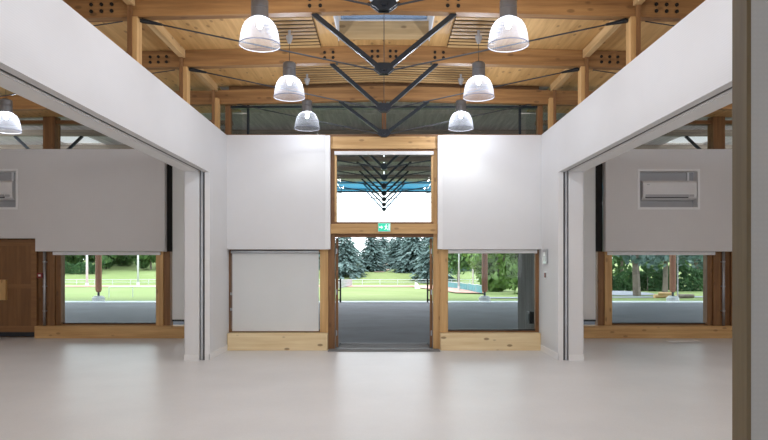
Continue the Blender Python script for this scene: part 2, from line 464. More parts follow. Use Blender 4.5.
B(-.955, .955, YF-.03, YF+.1, 2.42, 2.465).build('transom_rail', M['brown_x'], wf)
# transom window over the door
tw = struct(thing(window(), (0, YF, 2.47)))
for k in (-1, 1): B(k*.915, k*.955, YF-.03, YF+.08, 2.465, 3.82).build('window_frame', M['wood_z'], tw)
B(-.915, .915, YF+.02, YF+.035, 2.465, 3.82).build('pane', M['glass'], tw)
B(-.955, .955, YF-.10, YF-.03, 3.755, 3.82).build('blind_box', M['trim'], tw)
# low windows left and right of the door
for k in (-1, 1):
    lw = struct(thing(window(), (k*2.08, YF, .35)))
    B(k*1.24, k*2.93, YF+.02, YF+.035, .355, 1.88).build('pane', M['glass'], lw)
    B(k*1.24, k*2.93, YF, YF+.06, .355, .385).build('window_frame', M['black'], lw)
    if k > 0: B(k*1.24, k*2.95, YF-.10, YF-.02, 1.855, 1.925).build('blind_box', M['trim'], lw, bevel=.01)
# clerestory above the hall wall
cw = struct(thing(window(), (0, YF, ZH)))
B(-XW, XW, YF+.04, YF+.05, ZH, 5.06).build('pane', M['glass_up'], cw)
B(-.045, .045, YF, YF+.1, ZH, 5.05).build('mullion', M['brown_z'], cw)
for k in (-1, 1):
    B(k*2.97, k*3.07, YF-.04, YF+.1, ZH, 5.0).build('mullion', M['brown_z'], cw)
    B(k*2.62, k*2.66, YF, YF+.06, ZH, 5.0).build('mullion', M['steel'], cw)
B(-XW, XW, YF-.02, YF+.1, ZH-.01, ZH+.05).build('rail', M['brown_x'], cw)
B(-XW, XW, YF-.02, YF+.1, 4.67, 4.71).build('rail', M['steel'], cw)
B(-XW, XW, YF-.02, YF+.1, 4.86, 5.20).build('fascia', M['brown_x'], cw)
# threshold
struct(B(-1.06, 1.06, YF-.36, YF-.02, 0, .012).build('trim_3', M['mat']))
# doors: frame and two leaves standing open outwards
dr = struct(thing('door_1', (0, YF, 0)))
for k in (-1, 1):
    lf = thing('door_leaf', (k*.94, YF+.12, 0)); lf.parent = dr; lf.location = (k*.94, .12, 0); WLOC[lf.name] = Vector((0, 0, 0))
    x0, x1 = 0, -k*.045
    def LB(xa, xb, ya, yb, za, zb, nm, mt):
        o = B(xa, xb, ya, yb, za, zb).build(nm, mt, None); o.parent = lf; return o
    fm = MB().box(x0, x1, 0, .11, .02, 2.15).box(x0, x1, .83, .94, .02, 2.15).box(x0, x1, .11, .83, .02, .16).box(x0, x1, .11, .83, 2.04, 2.15)
    o = fm.build('leaf_frame', M['brown_z']); o.parent = lf
    LB(-k*.018, -k*.027, .11, .83, .16, 2.04, 'pane', M['glass'])
    for z in (.3, 1.1, 1.9): LB(-k*.0, -k*.025, -.012, .006, z-.05, z+.05, 'hinge', M['galv'])
    h = MB().tube((-k*.10, .8, .85), (-k*.10, .8, 1.35), .018)
    for z in (.9, 1.1, 1.3): h.tube((-k*.04, .8, z), (-k*.10, .8, z), .012)
    o = h.build('handle', M['black']); o.parent = lf
    lf.rotation_euler = (0, 0, math.radians(-k*5))

# --- far walls of the side rooms ------------------------------------------
for side, k in (('left', -1), ('right', 1)):
    ws = struct(thing('wall_far_'+side, (k*6.5, YS, 0)))
    y0, y1 = YS-.25, YS-.05
    if k < 0: ra, rb = 8.12, 9.50
    else:     ra, rb = 5.63, 7.01
    rz0, rz1 = 2.86, 3.76
    pm = MB()
    def xb(a, b, za, zb, ya=y0, yb=y1): pm.box(k*a, k*b, ya, yb, za, zb)
    if k < 0:
        xb(4.87, 7.74, 1.93, 4.2); xb(7.74, ra, 2.22, 4.2); xb(rb, XE, 2.22, 4.2)
        xb(ra, rb, 2.22, rz0); xb(ra, rb, rz1, 4.2)
    else:
        xb(4.92, ra, 1.93, 4.2); xb(rb, 7.80, 1.93, 4.2); xb(ra, rb, 1.93, rz0); xb(ra, rb, rz1, 4.2); xb(7.80, XE, 2.22, 4.2)
    pm.build('panel', M['fabric'], ws)
    B(k*ra, k*rb, y1, y1+.02, rz0, rz1).build('recess_back', M['acgrey'], ws)  # grey puts the shadow inside the recess into the colour
    fm = MB()
    for a, b, za, zb in ((ra-.0, ra+.05, rz0, rz1), (rb-.05, rb, rz0, rz1), (ra+.05, rb-.05, rz0, rz0+.05), (ra+.05, rb-.05, rz1-.05, rz1)):
        fm.box(k*a, k*b, y0-.012, y1, za, zb)
    fm.build('recess_frame', M['trim'], ws)
    B(k*4.765, k*4.90, YS-.10, YS+.05, 1.93, 4.15).build('panel_edge', M['soot'], ws)
    B(k*3.43, k*4.76, YS-.06, YS-.045, .40, 4.15).build('blind', M['blind'], ws)
    B(k*3.43, k*4.76, YS-.08, YS-.03, .36, .40).build('blind_bar', M['black'], ws)
    B(k*3.43, k*7.76, YS-.25, YS+.1, 0, .27).build('sill', M['wood_x'], ws, bevel=.006)
    B(k*4.95, k*5.11, YS-.12, YS+.1, .27, 1.93).build('post', M['wood_z'], ws)
    B(k*4.80, k*4.95, YS-.08, YS+.1, .27, 1.93).build('jamb', M['brown_z'], ws)
    B(k*7.26, k*7.37, YS-.08, YS+.1, .27, 1.93).build('jamb', M['brown_z'], ws)
    B(k*7.38, k*7.54, YS-.12, YS+.1, .27, 1.93).build('post', M['brown_z'], ws)
    B(k*7.54, k*XE, YS-.02, YS+.1, 0, 2.3).build('door_surround', M['brown_z'], ws)
    B(k*5.11, k*7.26, YS-.04, YS+.06, .27, .30).build('sill_rail', M['brown_x'], ws)
    lw = struct(thing(window(), (k*6.13, YS, .3)))
    B(k*5.11, k*7.26, YS+.02, YS+.03, .30, 1.95).build('pane', M['glass'], lw)
    B(k*5.11, k*7.26, YS, YS+.05, .30, .325).build('window_frame', M['black'], lw)
    B(k*5.0, k*7.4, YS-.17, YS-.10, 1.85, 1.925).build('blind_box', M['trim'], lw, bevel=.01)
    c2 = struct(thing(window(), (k*6.5, YS, 4.2)))
    B(k*XO, k*XE, YS+.04, YS+.05, 4.15, 5.05).build('pane', M['glass_up'], c2)
    B(k*7.36, k*7.62, YS-.16, YS+.1, 4.15, 4.96).build('post', M['brown_z'], c2)
    B(k*9.2, k*9.36, YS-.10, YS+.1, 4.15, 4.92).build('post', M['brown_z'], c2)
    B(k*XO, k*XE, YS-.08, YS+.1, 4.80, 4.88).build('rail', M['brown_x'], c2)
    B(k*XO, k*XE, YS-.05, YS+.1, 4.14, 4.22).build('rail', M['brown_x'], c2)
    B(k*XO, k*4.87, YS-.05, YS+.1, 4.10, 4.14).build('rail', M['brown_x'], c2)
    d = struct(thing('door_%d' % (2 if k < 0 else 3), (k*8.4, YS, 0)))
    dl = B(k*7.80, k*9.0, YS-.08, YS-.02, .02, 2.19).build('door_leaf', M['door'], d)
    for za, zb in ((2.06, 2.19), (1.10, 1.20), (.02, .26)):
        B(k*7.80, k*9.0, YS-.09, YS-.08, za, zb).build('door_rail', M['door_rail'], dl)
    for a in (7.80, 8.88): B(k*a, k*(a+.12), YS-.092, YS-.08, .26, 2.06).build('door_stile', M['door_rail'], dl)
    B(k*7.80, k*9.0, YS-.095, YS-.09, .02, .12).build('kick_plate', M['steel'], dl)
    B(k*8.46, k*8.60, YS-.16, YS-.08, .84, 1.30).build('pull_handle', M['wood_z'], dl, bevel=.01)

# ================================================================== ROOF TRUSSES, POSTS, BATTENS
def bolt_mesh():
    mb = MB().tube((0, 0, 0), (0, -.012, 0), .024, n=8).tube((0, -.012, 0), (0, -.022, 0), .012, n=6)
    o = mb.build('bolt', M['bolt']); return o
bolt0 = bolt_mesh(); bolt_me = bolt0.data; bpy.data.objects.remove(bolt0)
def rod_parts(t, cx, y, half, ztop, zn, end_off, so=.85):
    for k in (-1, 1):
        B(cx+k*(so-.11), cx+k*(so+.11), y-.06, y+.06, ztop-.005, ztop+.015).build('strut_plate', M['steel'], t)
        MB().tube((cx+k*so, y, ztop), (cx+k*.03, y, zn), .042, square=True).build('strut', M['steel'], t)
        MB().tube((cx+k*.05, y, zn-.015), (cx+k*(half-end_off), y, 4.77), .0105, n=6).build('tension_rod', M['rod'], t)
        d = Vector((half-end_off, 0, 4.77-zn)).normalized()
        p = Vector((cx+k*(half-end_off), y, 4.77)); q = p - Vector((k*d.x, 0, d.z))*.26
        MB().tube(p, q, .034, .016, n=8).tube(p, p+Vector((k*.12, 0, .01)), .026, n=6).build('rod_end', M['steel'], t)
    nd = MB().prism_xz([(cx-.13, zn+.0), (cx-.05, zn-.06), (cx+.05, zn-.06), (cx+.13, zn), (cx+.07, zn+.08), (cx-.07, zn+.08)], y-.045, y-.02)
    nd.prism_xz([(cx-.13, zn+.0), (cx-.05, zn-.06), (cx+.05, zn-.06), (cx+.13, zn), (cx+.07, zn+.08), (cx-.07, zn+.08)], y+.02, y+.045)
    nd.tube((cx, y-.07, zn), (cx, y+.07, zn), .03)
    nd.build('node', M['steel'], t)
    MB().tube((cx, y, zn+.03), (cx, y, roofz(cx)-.2), .005, n=6).build('hanger', M['rod'], t)

truss_labels = {12: 'timber truss with black V strut, right against the clerestory of the entrance wall',
                10: 'timber truss with black V strut, between the skylight and the unbroken slatted ceiling',
                8: 'timber truss with black V strut, on the side of the skylight away from the door',
                6: 'timber truss with black V strut, two bays of ceiling away from the slatted panels',
                4: 'timber truss with black V strut, farthest from the entrance door'}
for ty in (4, 6, 8, 10, 12):
    y = ty if ty < 12 else 11.93
    t = thing('roof_truss', (0, y, 4.1), truss_labels[ty], 'truss', 'timber trusses across the hall')
    yb = .07; dr_ = .10 if ty == 12 else 0
    for k in (-1, 1):
        bm = MB()
        for xa, xb in ((0, 3.2), (3.2, XE)):
            za, zb = roofz(xa)-dr_, roofz(xb)-dr_
            p = [(k*xa, y-yb, za-.265), (k*xb, y-yb, zb-.265), (k*xb, y+yb, zb-.265), (k*xa, y+yb, za-.265),
                 (k*xa, y-yb, za-.004), (k*xb, y-yb, zb-.004), (k*xb, y+yb, zb-.004), (k*xa, y+yb, za-.004)]
            bm.hexa(p)
        bm.build('beam', M['beam'], t)
    # little lighter capping strip seen at the beam joint
    rod_parts(t, 0, y, 3.2, roofz(0)-.28-dr_, 4.14, .1, .91 if ty == 8 else .85)
    if ty < 12:
        pts = [(sx*x, dz) for sx in (-1, 1) for x in (.81, .945, .10, .19, 3.46, 3.59, 3.72) for dz in (.10, .185)]
        for x, dz in pts:
            o = bpy.data.objects.new('bolt', bolt_me); COL.objects.link(o); o.parent = t
            o.location = (x, -yb, roofz(x)-dz-4.1)
        for k in (-1, 1):   # rods that carry on over the side room
            MB().tube((k*3.35, y, 4.76), (k*6.4, y, 4.30), .008, n=6).build('tension_rod', M['rod'], t)

def post_at(k, y, label):
    t = thing('timber_post', (k*3.2, y, ZH), label, 'post', 'short timber posts on the side headers')
    B(k*3.19, k*3.245, y-.12, y-.075, ZH+.005, roofz(3.2)-.005).build('post_half', M['brown_z'], t, bevel=.006)
    B(k*3.125, k*3.200, y-.10, y+.06, ZH+.005, roofz(3.2)-.27).build('post_half', M['wood_z'], t, bevel=.006)
nm = {8: 'nearest the skylight on the side away from the door', 10: 'between the skylight bay and the slatted bay',
      11.9: 'touching the clerestory of the entrance wall', 6: 'two trusses short of the slatted ceiling'}
for k, sd in ((-1, 'header facing the covered window'), (1, 'header above the thermostat wall')):
    for y in (6, 8, 10, 11.9):
        yy = y if y < 11 else 11.86
        post_at(k, yy, 'short post on %s, %s' % ('the left header' if k < 0 else 'the right header', nm[y]))
bn = {(6, 8): 'in the bay before the skylight', (8, 10): 'alongside the skylight bay', (10, 12): 'in the bay against the entrance wall'}
for k in (-1, 1):
    for (a, b) in bn:
        zz = roofz(3.2)
        o = B(k*3.16, k*3.25, a+.08, b-.08 if b < 12 else 11.85, zz-.13, zz-.004).build('roof_batten', M['pale_y'], None, origin=(k*3.2, a+.08, zz-.13))
        tag(o, 'pale timber batten over the %s header, %s' % ('left' if k < 0 else 'right', bn[(a, b)]), 'batten', 'battens along the ceiling')

# slatted acoustic panels
def slats(xa, xb, ya, yb, label, n):
    t = thing('slatted_ceiling_panel', ((xa+xb)/2, ya, 5.0), label, 'ceiling panel', 'slatted acoustic ceiling panels')
    segs = [(xa, 0), (0, xb)] if xa < 0 < xb else [(xa, xb)]
    bk = MB()
    for a, b in segs: slab(bk, a, b, ya, yb, -.012, -.003)
    bk.build('backing', M['soot'], t)
    p = (yb-ya)/n
    for i in range(n):
        y = ya+p*i
        mb = MB()
        for a, b in segs: slab(mb, a, b, y, y+p*.53, -.048, -.036)
        mb.build('slat', M['slat'], t)
    for y in ():
        pass
slats(-1.73, -1.0, 8.09, 9.91, 'narrow slatted timber ceiling panel on the covered-window side of the skylight', 13)
slats(1.0, 1.73, 8.09, 9.91, 'narrow slatted timber ceiling panel on the thermostat side of the skylight', 13)
slats(-1.73, 1.73, 10.09, 11.84, 'wide slatted timber ceiling panel running unbroken between skylight and entrance wall', 13)

# ================================================================== PENDANT LAMPS
def make_lamp():
    t = thing('pendant_lamp', (0, 0, 0))
    prof = [(.06, .300), (.085, .298), (.125, .281), (.155, .253), (.178, .216), (.196, .170), (.208, .122), (.217, .070), (.222, .033), (.225, 0)]
    sh = MB().lathe(prof, n=48).build('shade', M['acryl'], t, smooth=True)
    MB().lathe([(.2235, 0), (.2275, 0), (.229, .005), (.2275, .010), (.2235, .010)], n=48, closed=True).build('shade_rim', M['rim'], sh, smooth=True)
    hz = .298
    MB().lathe([(.0, hz), (.092, hz), (.095, hz+.01), (.095, hz+.10), (.088, hz+.105), (.088, hz+.115), (.095, hz+.12), (.095, hz+.195), (.08, hz+.212), (.03, hz+.215), (0, hz+.215)], n=28).build('housing', M['housing'], t, smooth=False)
    MB().lathe([(0, .19), (.022, .195), (.034, .225), (.03, .26), (.02, .285), (.018, .298), (0, .298)], n=16).build('bulb', M['bulb'], t, smooth=True)
    MB().tube((0, 0, hz+.215), (0, 0, .80), .004, n=6).build('cable', M['black'], t)
    MB().lathe([(0, .79), (.02, .79), (.05, .87), (.05, .90), (.02, .91), (.02, .985), (0, .985)], n=16).build('ceiling_rose', M['acgrey'], t)
    return t
lamp0 = make_lamp(); used = [False]
def lamp(x, y, z, label, group, watt):
    o = lamp0 if not used[0] else copy_tree(lamp0); used[0] = True
    o.location = (x, y, z); tag(o, label, 'lamp', group)
    d = bpy.data.lights.new('bulb_light', 'POINT'); d.energy = watt; d.shadow_soft_size = .05; d.color = (.90, .95, 1.0)
    li = bpy.data.objects.new('bulb_light', d); COL.objects.link(li); li.location = (0, 0, .165); li.parent = o
LB_ = 'clear ribbed bell pendant lamp on the %s side, %s'
for k, sd in ((-1, 'covered-window'), (1, 'thermostat')):
    for y, wh in ((11.2, 'hung next to the entrance wall'), (9.1, 'hung beside the skylight'), (6.93, 'hung one bay before the skylight'),
                  (5, 'added out of view as fill light two bays before the skylight'), (3, 'added out of view as fill light farthest back from the skylight')):  # last two pairs are added out of view to light the hall
        lamp(k*1.38, y, 4.075, LB_ % (sd, wh), 'bell lamps of the hall', LAMP_W)
for k, lab in ((-1, 'clear bell pendant lamp hanging in the room with the pull-handle door'), (1, 'clear bell pendant lamp hanging in the room with the logs outside')):
    for y, wh in ((10.1, ', by the window'), (6.2, ', away from the window')):
        lamp(k*6.12, y, 3.80, lab+wh, 'bell lamps of the side rooms', SIDE_LAMP_W)

# ================================================================== THINGS IN THE ROOM
# roller blind drawn over the left low window
rb = thing('roller_blind', (-2.08, YF-.05, .36), 'white roller blind pulled down over the window beside the door', 'blind')
cl = MB(); nx, nz = 24, 20
for j in range(nz+1):
    for i in range(nx+1):
        u, v_ = i/nx, j/nz
        yy = YF-.055 + .006*math.sin(u*9+v_*3)*(1-v_) + .010*math.exp(-((u-.5)**2)*20)*(1-v_)
        cl.v.append((-2.93+u*1.67, yy, .36+v_*1.50))
for j in range(nz):
    for i in range(nx):
        a = j*(nx+1)+i; cl.f.append((a, a+1, a+nx+2, a+nx+1))
cl.build('cloth', M['blind'], rb, smooth=True)
MB().tube((-2.95, YF-.06, 1.885), (-1.25, YF-.06, 1.885), .032, n=14).build('roller', M['alu'], rb)
MB().tube((-2.93, YF-.055, .362), (-1.26, YF-.055, .362), .009, n=8).build('bottom_bar', M['trim'], rb)
for z in (.75, 1.05): B(-2.965, -2.935, YF-.075, YF-.035, z, z+.05).build('cable_clip', M['alu'], rb)
MB().tube((-2.95, YF-.055, .40), (-2.95, YF-.055, 1.87), .004, n=6).build('guide_cable', M['alu'], rb)

# exit sign on the lintel
es = thing('exit_sign', (0, YF-.12, 2.33), 'small green exit sign with white running figure and arrow on the door lintel', 'sign')
B(-.115, .125, YF-.135, YF-.10, 2.27, 2.44).build('case', M['trim'], es, bevel=.004)
fc = B(-.108, .118, YF-.138, YF-.135, 2.28, 2.43).build('face', M['signg'], es)
pic = MB(); yA, yB = YF-.141, YF-.138
def PX(pts): pic.prism_xz([(x, 2.355+z) for x, z in pts], yA, yB)
PX([(-.095, -.012), (-.05, -.012), (-.05, .012), (-.095, .012)])          # arrow shaft
PX([(-.05, -.035), (-.018, 0), (-.05, .035)])                              # arrow head
PX([(.088, -.06), (.108, -.06), (.108, .06), (.088, .06)])                 # door leaf
pic.build('arrow', M['signw'], fc)
fg = MB()
def PG(pts): fg.prism_xz([(x, 2.355+z) for x, z in pts], yA, yB)
PG([(.045+.012*math.cos(a*math.pi/4), .045+.012*math.sin(a*math.pi/4)) for a in range(8)])
PG([(.022, .028), (.045, .03), (.05, -.01), (.028, -.012)])
PG([(.03, -.008), (.048, -.008), (.07, -.03), (.072, -.055), (.06, -.055), (.056, -.034)])
PG([(.028, -.008), (.044, -.012), (.03, -.04), (.006, -.05), (.004, -.04), (.02, -.033)])
PG([(.022, .03), (.026, .018), (.008, .006), (.0, .012)])
PG([(.045, .03), (.047, .016), (.066, .008), (.07, .016)])
fg.build('running_figure', M['signw'], fc)

# wall controls on the right return wall
tb = thing('thermostat', (XW, 11.52, 1.78), 'grey glass-fronted control box mounted high on the white wall', 'control box')
B(XW-.035, XW, 11.40, 11.66, 1.655, 1.92).build('case', M['alu'], tb, bevel=.006)
B(XW-.04, XW-.035, 11.43, 11.63, 1.70, 1.89).build('cover', M['acgrey'], tb)
B(XW-.043, XW-.04, 11.46, 11.60, 1.80, 1.87).build('display', M['trim'], tb)
sw = thing('alarm_button', (XW, 11.55, 1.44), 'small wall switch plate with dark red button under the control box', 'button')
B(XW-.02, XW, 11.47, 11.62, 1.38, 1.51).build('plate', M['trim'], sw, bevel=.004)
B(XW-.03, XW-.02, 11.51, 11.58, 1.40, 1.49).build('button', M['red'], sw, bevel=.003)
B(XW-.024, XW-.02, 11.475, 11.51, 1.40, 1.49).build('button_frame', M['black'], sw)

# conduits beside the side windows, with alarm call point
for k in (-1, 1):
    c = thing('conduit_pipe', (k*7.58, YS-.13, 0), 'thin galvanised conduit pipe beside the %s window' % ('lawn-facing side' if k < 0 else 'log-facing side'), 'pipe', 'conduits beside the side doors')
    MB().tube((k*7.59, YS-.15, .275), (k*7.59, YS-.15, 1.93), .03, n=12).build('pipe', M['galv'], c, smooth=True)
    for z in (.6, 1.15, 1.7):
        MB().tube((k*7.59, YS-.15, z-.015), (k*7.59, YS-.15, z+.015), .037, n=12).box(k*7.57, k*7.61, YS-.12, YS-.02, z-.012, z+.012).build('clip', M['alu'], c)
ap = thing('alarm_call_point', (-7.66, YS-.2, 1.40), 'small dark red call point beside the galvanised pipe', 'button')
B(-7.72, -7.61, YS-.22, YS-.18, 1.34, 1.45).build('case', M['red'], ap, bevel=.004)
B(-7.69, -7.64, YS-.225, YS-.22, 1.375, 1.415).build('push_plate', M['trim'], ap)
B(-7.70, -7.63, YS-.18, YS-.02, 1.36, 1.43).build('bracket', M['black'], ap)

# wall air conditioners in the recesses
def aircon(x0, x1, label):
    y1 = YS-.05; z0 = 3.08; z1 = 3.50
    t = thing('air_conditioner', ((x0+x1)/2, y1, z0), label, 'air conditioner', 'wall air conditioners in recesses')
    mb = MB(); prof = [(y1, z1), (y1-.19, z1), (y1-.225, z1-.04), (y1-.225, z0+.11), (y1-.20, z0+.04), (y1-.13, z0), (y1, z0)]
    n = len(prof); b = 0
    mb.v += [(x0, y, z) for y, z in prof] + [(x1, y, z) for y, z in prof]
    mb.f += [(i, (i+1) % n, n+(i+1) % n, n+i) for i in range(n)] + [tuple(range(n)), tuple(reversed(range(n, 2*n)))]
    mb.build('body', M['ac'], t)
    fp_ = B(x0+.02, x1-.02, y1-.238, y1-.226, z0+.13, z1-.05).build('front_panel', M['ac'], t, bevel=.004)
    B(x0+.06, x1-.18, y1-.217, y1-.20, z0+.035, z0+.085).build('air_outlet', M['black'], t)
    B(x0+.06, x1-.18, y1-.235, y1-.215, z0+.055, z0+.11).build('louver', M['acgrey'], t)
    B(x1-.16, x1-.06, y1-.232, y1-.215, z0+.06, z0+.11).build('display', M['acgrey'], t)
    B(x0+.08, x0+.14, y1-.24, y1-.238, z1-.10, z1-.085).build('badge', M['acgrey'], fp_)
    MB().tube((x1-.1, y1-.03, z1), (x1-.1, y1-.03, 3.71), .025, n=8).build('pipe', M['trim'], t)
aircon(5.74, 6.93, 'white wall air conditioner in the recess above the log-facing window')
aircon(-9.42, -8.24, 'white wall air conditioner in the recess above the wooden pull-handle door')

# partition leaf standing near the camera
pl = thing('partition_panel', (2.2, 2.45, 0), 'tall pale partition panel with olive-brown edge strip, standing out from the side opening', 'partition')
B(1.412, 2.99, 2.405, 2.495, .012, 3.2).build('panel', M['shadepanel'], pl)
B(1.395, 1.412, 2.40, 2.50, .012, 3.2).build('edge_strip', M['olive'], pl)
B(1.40, 2.99, 2.41, 2.49, 0, .012).build('floor_seal', M['black'], pl)
# white cover plate on the floor of the right room
fp = B(6.05, 6.75, 13.30, 13.55, 0, .012).build('floor_plate', M['trim'], None, origin=(6.4, 13.4, 0))
tag(fp, 'flat white cover plate lying on the floor below the log-facing window', 'floor plate')
# black socket box outside on the grey board wall
so = thing('socket_box', (3.0, 12.75, .55), 'black outdoor socket box low on the grey board wall', 'socket')
B(2.94, 3.034, 12.62, 12.92, .44, .68).build('case', M['black'], so, bevel=.01)
B(2.93, 2.94, 12.66, 12.88, .50, .64).build('lid', M['steel'], so)

# door mat outside
dm = thing('door_mat', (0, YF+.55, 0), 'dark ribbed door mat lying outside the open doorway', 'mat')
B(-.9, .9, YF+.2, YF+1.0, -.03, -.012).build('mat_body', M['mat'], dm)
B(-.93, .93, YF+.16, YF+.2, -.03, -.008).build('mat_edge', M['steel'], dm)
B(-.93, .93, YF+1.0, YF+1.03, -.03, -.008).build('mat_edge', M['steel'], dm)

# ================================================================== OUTSIDE
def lerp(a, b, t): return a+(b-a)*t
PROF = [(12, -.03), (27.9, -.03), (30, -.06), (84, -1.05), (92, .25), (112, 1.6), (140, 2.6), (260, 3.4)]
def gz(y):
    for (a, za), (b, zb) in zip(PROF, PROF[1:]):
        if a <= y <= b: return lerp(za, zb, (y-a)/(b-a))
    return PROF[-1][1]
def P(px, y): return (px-384)*y/F
fo = MB().box(-45, 45, YS+.1, 26.9, -.2, -.03).box(-3.06, 3.06, YF+.05, YS+.1, -.2, -.03)
struct(fo.build('forecourt', M['asph']))
struct(B(-45, 45, 26.9, 27.9, -.2, -.0).build('kerb_strip', M['kerb']))
lawn = MB()
ys = [27.9, 30, 40, 50, 60, 70, 84, 88, 92, 95, 98, 102, 106, 112, 120, 140, 260]
xs = list(range(-200, 201, 10))
Rg = random.Random(3)
for y in ys:
    for x in xs:
        lawn.v.append((x, y, gz(y) + (Rg.uniform(-.25, .25) if y > 92 and abs(x) > 15 else 0)))
for j in range(len(ys)-1):
    for i in range(len(xs)-1):
        a = j*len(xs)+i; lawn.f.append((a, a+1, a+len(xs)+1, a+len(xs)))
lo = lawn.build('lawn', M['grass'], None, smooth=True); struct(lo)
def strip(name, pts_l, pts_r, mat, dz=.02):       # flat ribbon following the ground
    mb = MB()
    for (xa, ya), (xb, yb) in zip(pts_l, pts_r):
        mb.v += [(xa, ya, gz(ya)+dz), (xb, yb, gz(yb)+dz)]
    for i in range(len(pts_l)-1): mb.f.append((2*i, 2*i+1, 2*i+3, 2*i+2))
    return struct(mb.build(name, mat))
xsr = list(range(-90, 7, 4))
strip('running_track', [(x, 62) for x in xsr], [(x, 70) for x in xsr], M['track'], .05)
strip('track_bend', [(2.6, 66), (3.2, 56), (4.2, 48), (4.6, 40)], [(10, 66), (8, 56), (7.2, 48), (6.3, 38.5)], M['track'], .07)
strip('footpath', [(5.2, 31.0), (8, 31.2), (12, 31.8), (22, 33.0)], [(5.2, 32.6), (8, 32.8), (12, 33.4), (22, 34.6)], M['path'], .03)
strip('side_path', [(13.0, 36), (13.4, 40), (14.6, 45), (16, 50)], [(14.0, 35), (16.2, 37), (17.4, 41), (18, 50)], M['path'], .03)

M['earth'] = plain('bare_earth', (.30, .225, .17), .95, 0, .2, .8, .4)
strip('earth_slope', [(P(374, 94), 94), (P(374, 100), 100), (P(377, 112), 112)], [(P(384, 94), 94), (P(391, 100), 100), (P(390, 112), 112)], M['earth'], .06)

# canopy over the forecourt
can = thing('canopy_roof', (0, 21, 4.9), 'grey boarded canopy roof with blue translucent outer edge over the forecourt', 'canopy')
ZC = 5.08
for y in range(14, 25, 2):
    ya = y + (.25 if y == 14 else 0)
    for x0, x1 in ((-26, -13), (-13, -9.2), (-9.2, -8.0), (-8.0, -4.3), (-4.3, 0), (0, 4.3), (4.3, 8.0), (8.0, 9.2), (9.2, 13), (13, 26)):
        if abs(abs((x0+x1)/2)-8.6) < .1 and y == 16: continue
        B(x0+.01, x1-.01, ya+.01, y+1.99, ZC, ZC+.08).build('deck_board', M['deck'], can)
B(-3.1, 3.1, YF+.15, YS+.14, ZC, ZC+.08).build('deck_board', M['deck'], can)
for x0 in range(-26, 26, 4):
    B(x0+.02, x0+3.98, 26.02, 29.3, ZC, ZC+.03).build('blue_sheet', M['blueroof'], can)
for k in (-1, 1): B(k*8, k*9.2, 16, 18, ZC+.06, ZC+.08).build('roof_light', M['blind'], can)
B(-26, 26, 29.3, 29.4, ZC-.06, ZC+.06).build('fascia', M['steel'], can)
cl_ = ['over the doorstep side of the forecourt', 'second beyond the doorway', 'third beyond the doorway', 'fourth beyond the doorway',
       'fifth beyond the doorway', 'under the first blue sheets', 'at the outer edge of the blue sheets']
for i, y in enumerate((16, 18, 20, 22, 24, 26.2, 28.4)):
    t = thing('canopy_truss', (0, y, 4.1), 'canopy truss with steel V struts, %s' % cl_[i], 'truss', 'trusses of the outdoor canopy')
    B(-26, 26, y-.06, y+.06, ZC-(.15 if y < 25 else .05), ZC-.002).build('beam', M['canbeam'] if y < 25 else M['bluesteel'], t)
    for cx in (-8.6, 0, 8.6):
        for k in (-1, 1):
            MB().tube((cx+k*.87, y, ZC-(.15 if y < 25 else .05)), (cx+k*.03, y, 4.14), .042, square=True).build('strut', M['steel'] if y < 25 else M['bluesteel'], t)
            MB().tube((cx+k*.05, y, 4.12), (cx+k*4.2, y, 4.80), .016, n=6).build('tension_rod', M['rod'], t)
        MB().tube((cx, y-.08, 4.14), (cx, y+.08, 4.14), .09, n=10).build('node', M['steel'], t)
cp = [(-12.9, 'with white banded foot in view of the pull-handle room'), (-4.45, 'behind the drawn roller blind'), (4.55, 'in front of the red track bend'), (13.05, 'beside the split logs')]
for x, d in cp:
    t = thing('canopy_post', (x, 28.2, 0), 'red-brown round canopy post %s' % d, 'post', 'posts at the canopy edge')
    MB().lathe([(.27, .0), (.27, .20), (.20, .24), (.20, .27), (0, .27)], (x, 28.2, -.06), 12).build('footing', M['conc'], t)
    MB().tube((x, 28.2, .20), (x, 28.2, .40), .05, n=10).build('foot_pin', M['steel'], t)
    MB().lathe([(0, .38), (.09, .38), (.135, .48), (.135, 4.4), (.10, 4.85), (0, 4.85)], (x, 28.2, 0), 16).build('shaft', M['postred'], t, smooth=True)
    MB().tube((x+.22*(1 if x > 5 else 0) or x-.20, 28.2, .0), (x+.22*(1 if x > 5 else 0) or x-.20, 28.2, 4.85), .03, n=8).build('downpipe', M['railw'], t)

# fences, rails, poles
def railing(name, pts, h, step, label, mat, r=.035, rails=(1.0, .5), grp=None):
    t = thing(name, (pts[0][0], pts[0][1], gz(pts[0][1])), label, 'railing', grp)
    po = MB(); rl = MB()
    for (xa, ya), (xb, yb) in zip(pts, pts[1:]):
        d = math.hypot(xb-xa, yb-ya); n = max(1, int(d/step))
        for i in range(n+1):
            x, y = lerp(xa, xb, i/n), lerp(ya, yb, i/n)
            po.tube((x, y, gz(y)-.02), (x, y, gz(y)+h), r, n=6)
        for f in rails:
            rl.tube((xa, ya, gz(ya)+h*f), (xb, yb, gz(yb)+h*f), r*.85, n=6)
    o = po.build('posts', mat, t); o['kind'] = 'stuff'
    rl.build('rails', mat, t)
railing('track_railing', [(-75, 78), (4, 80), (30, 82)], .62, 2.2, 'long white two-rail railing behind the running track', M['railw'], .035)
railing('lawn_railing', [(P(109, 33), 33), (P(152, 33), 33.6)], .55, 1.0, 'short thin white railing on the lawn beyond the canopy', M['railw'], .02, (1.0,))
railing('mesh_fence', [(P(322, 46), 46), (P(352, 68), 68)], .75, .35, 'pale blue-grey picket fence running back across the lawn', M['galv'], .03, (1.0, .6, .15))
bt = thing('banner_fence', (P(452, 46), 46, 0), 'blue-green banner fence curving along the red track', 'fence')
bp = [(P(447, 58), 58), (P(458, 52), 52), (P(468, 46), 46), (P(476, 41), 41), (P(482, 38), 38)]
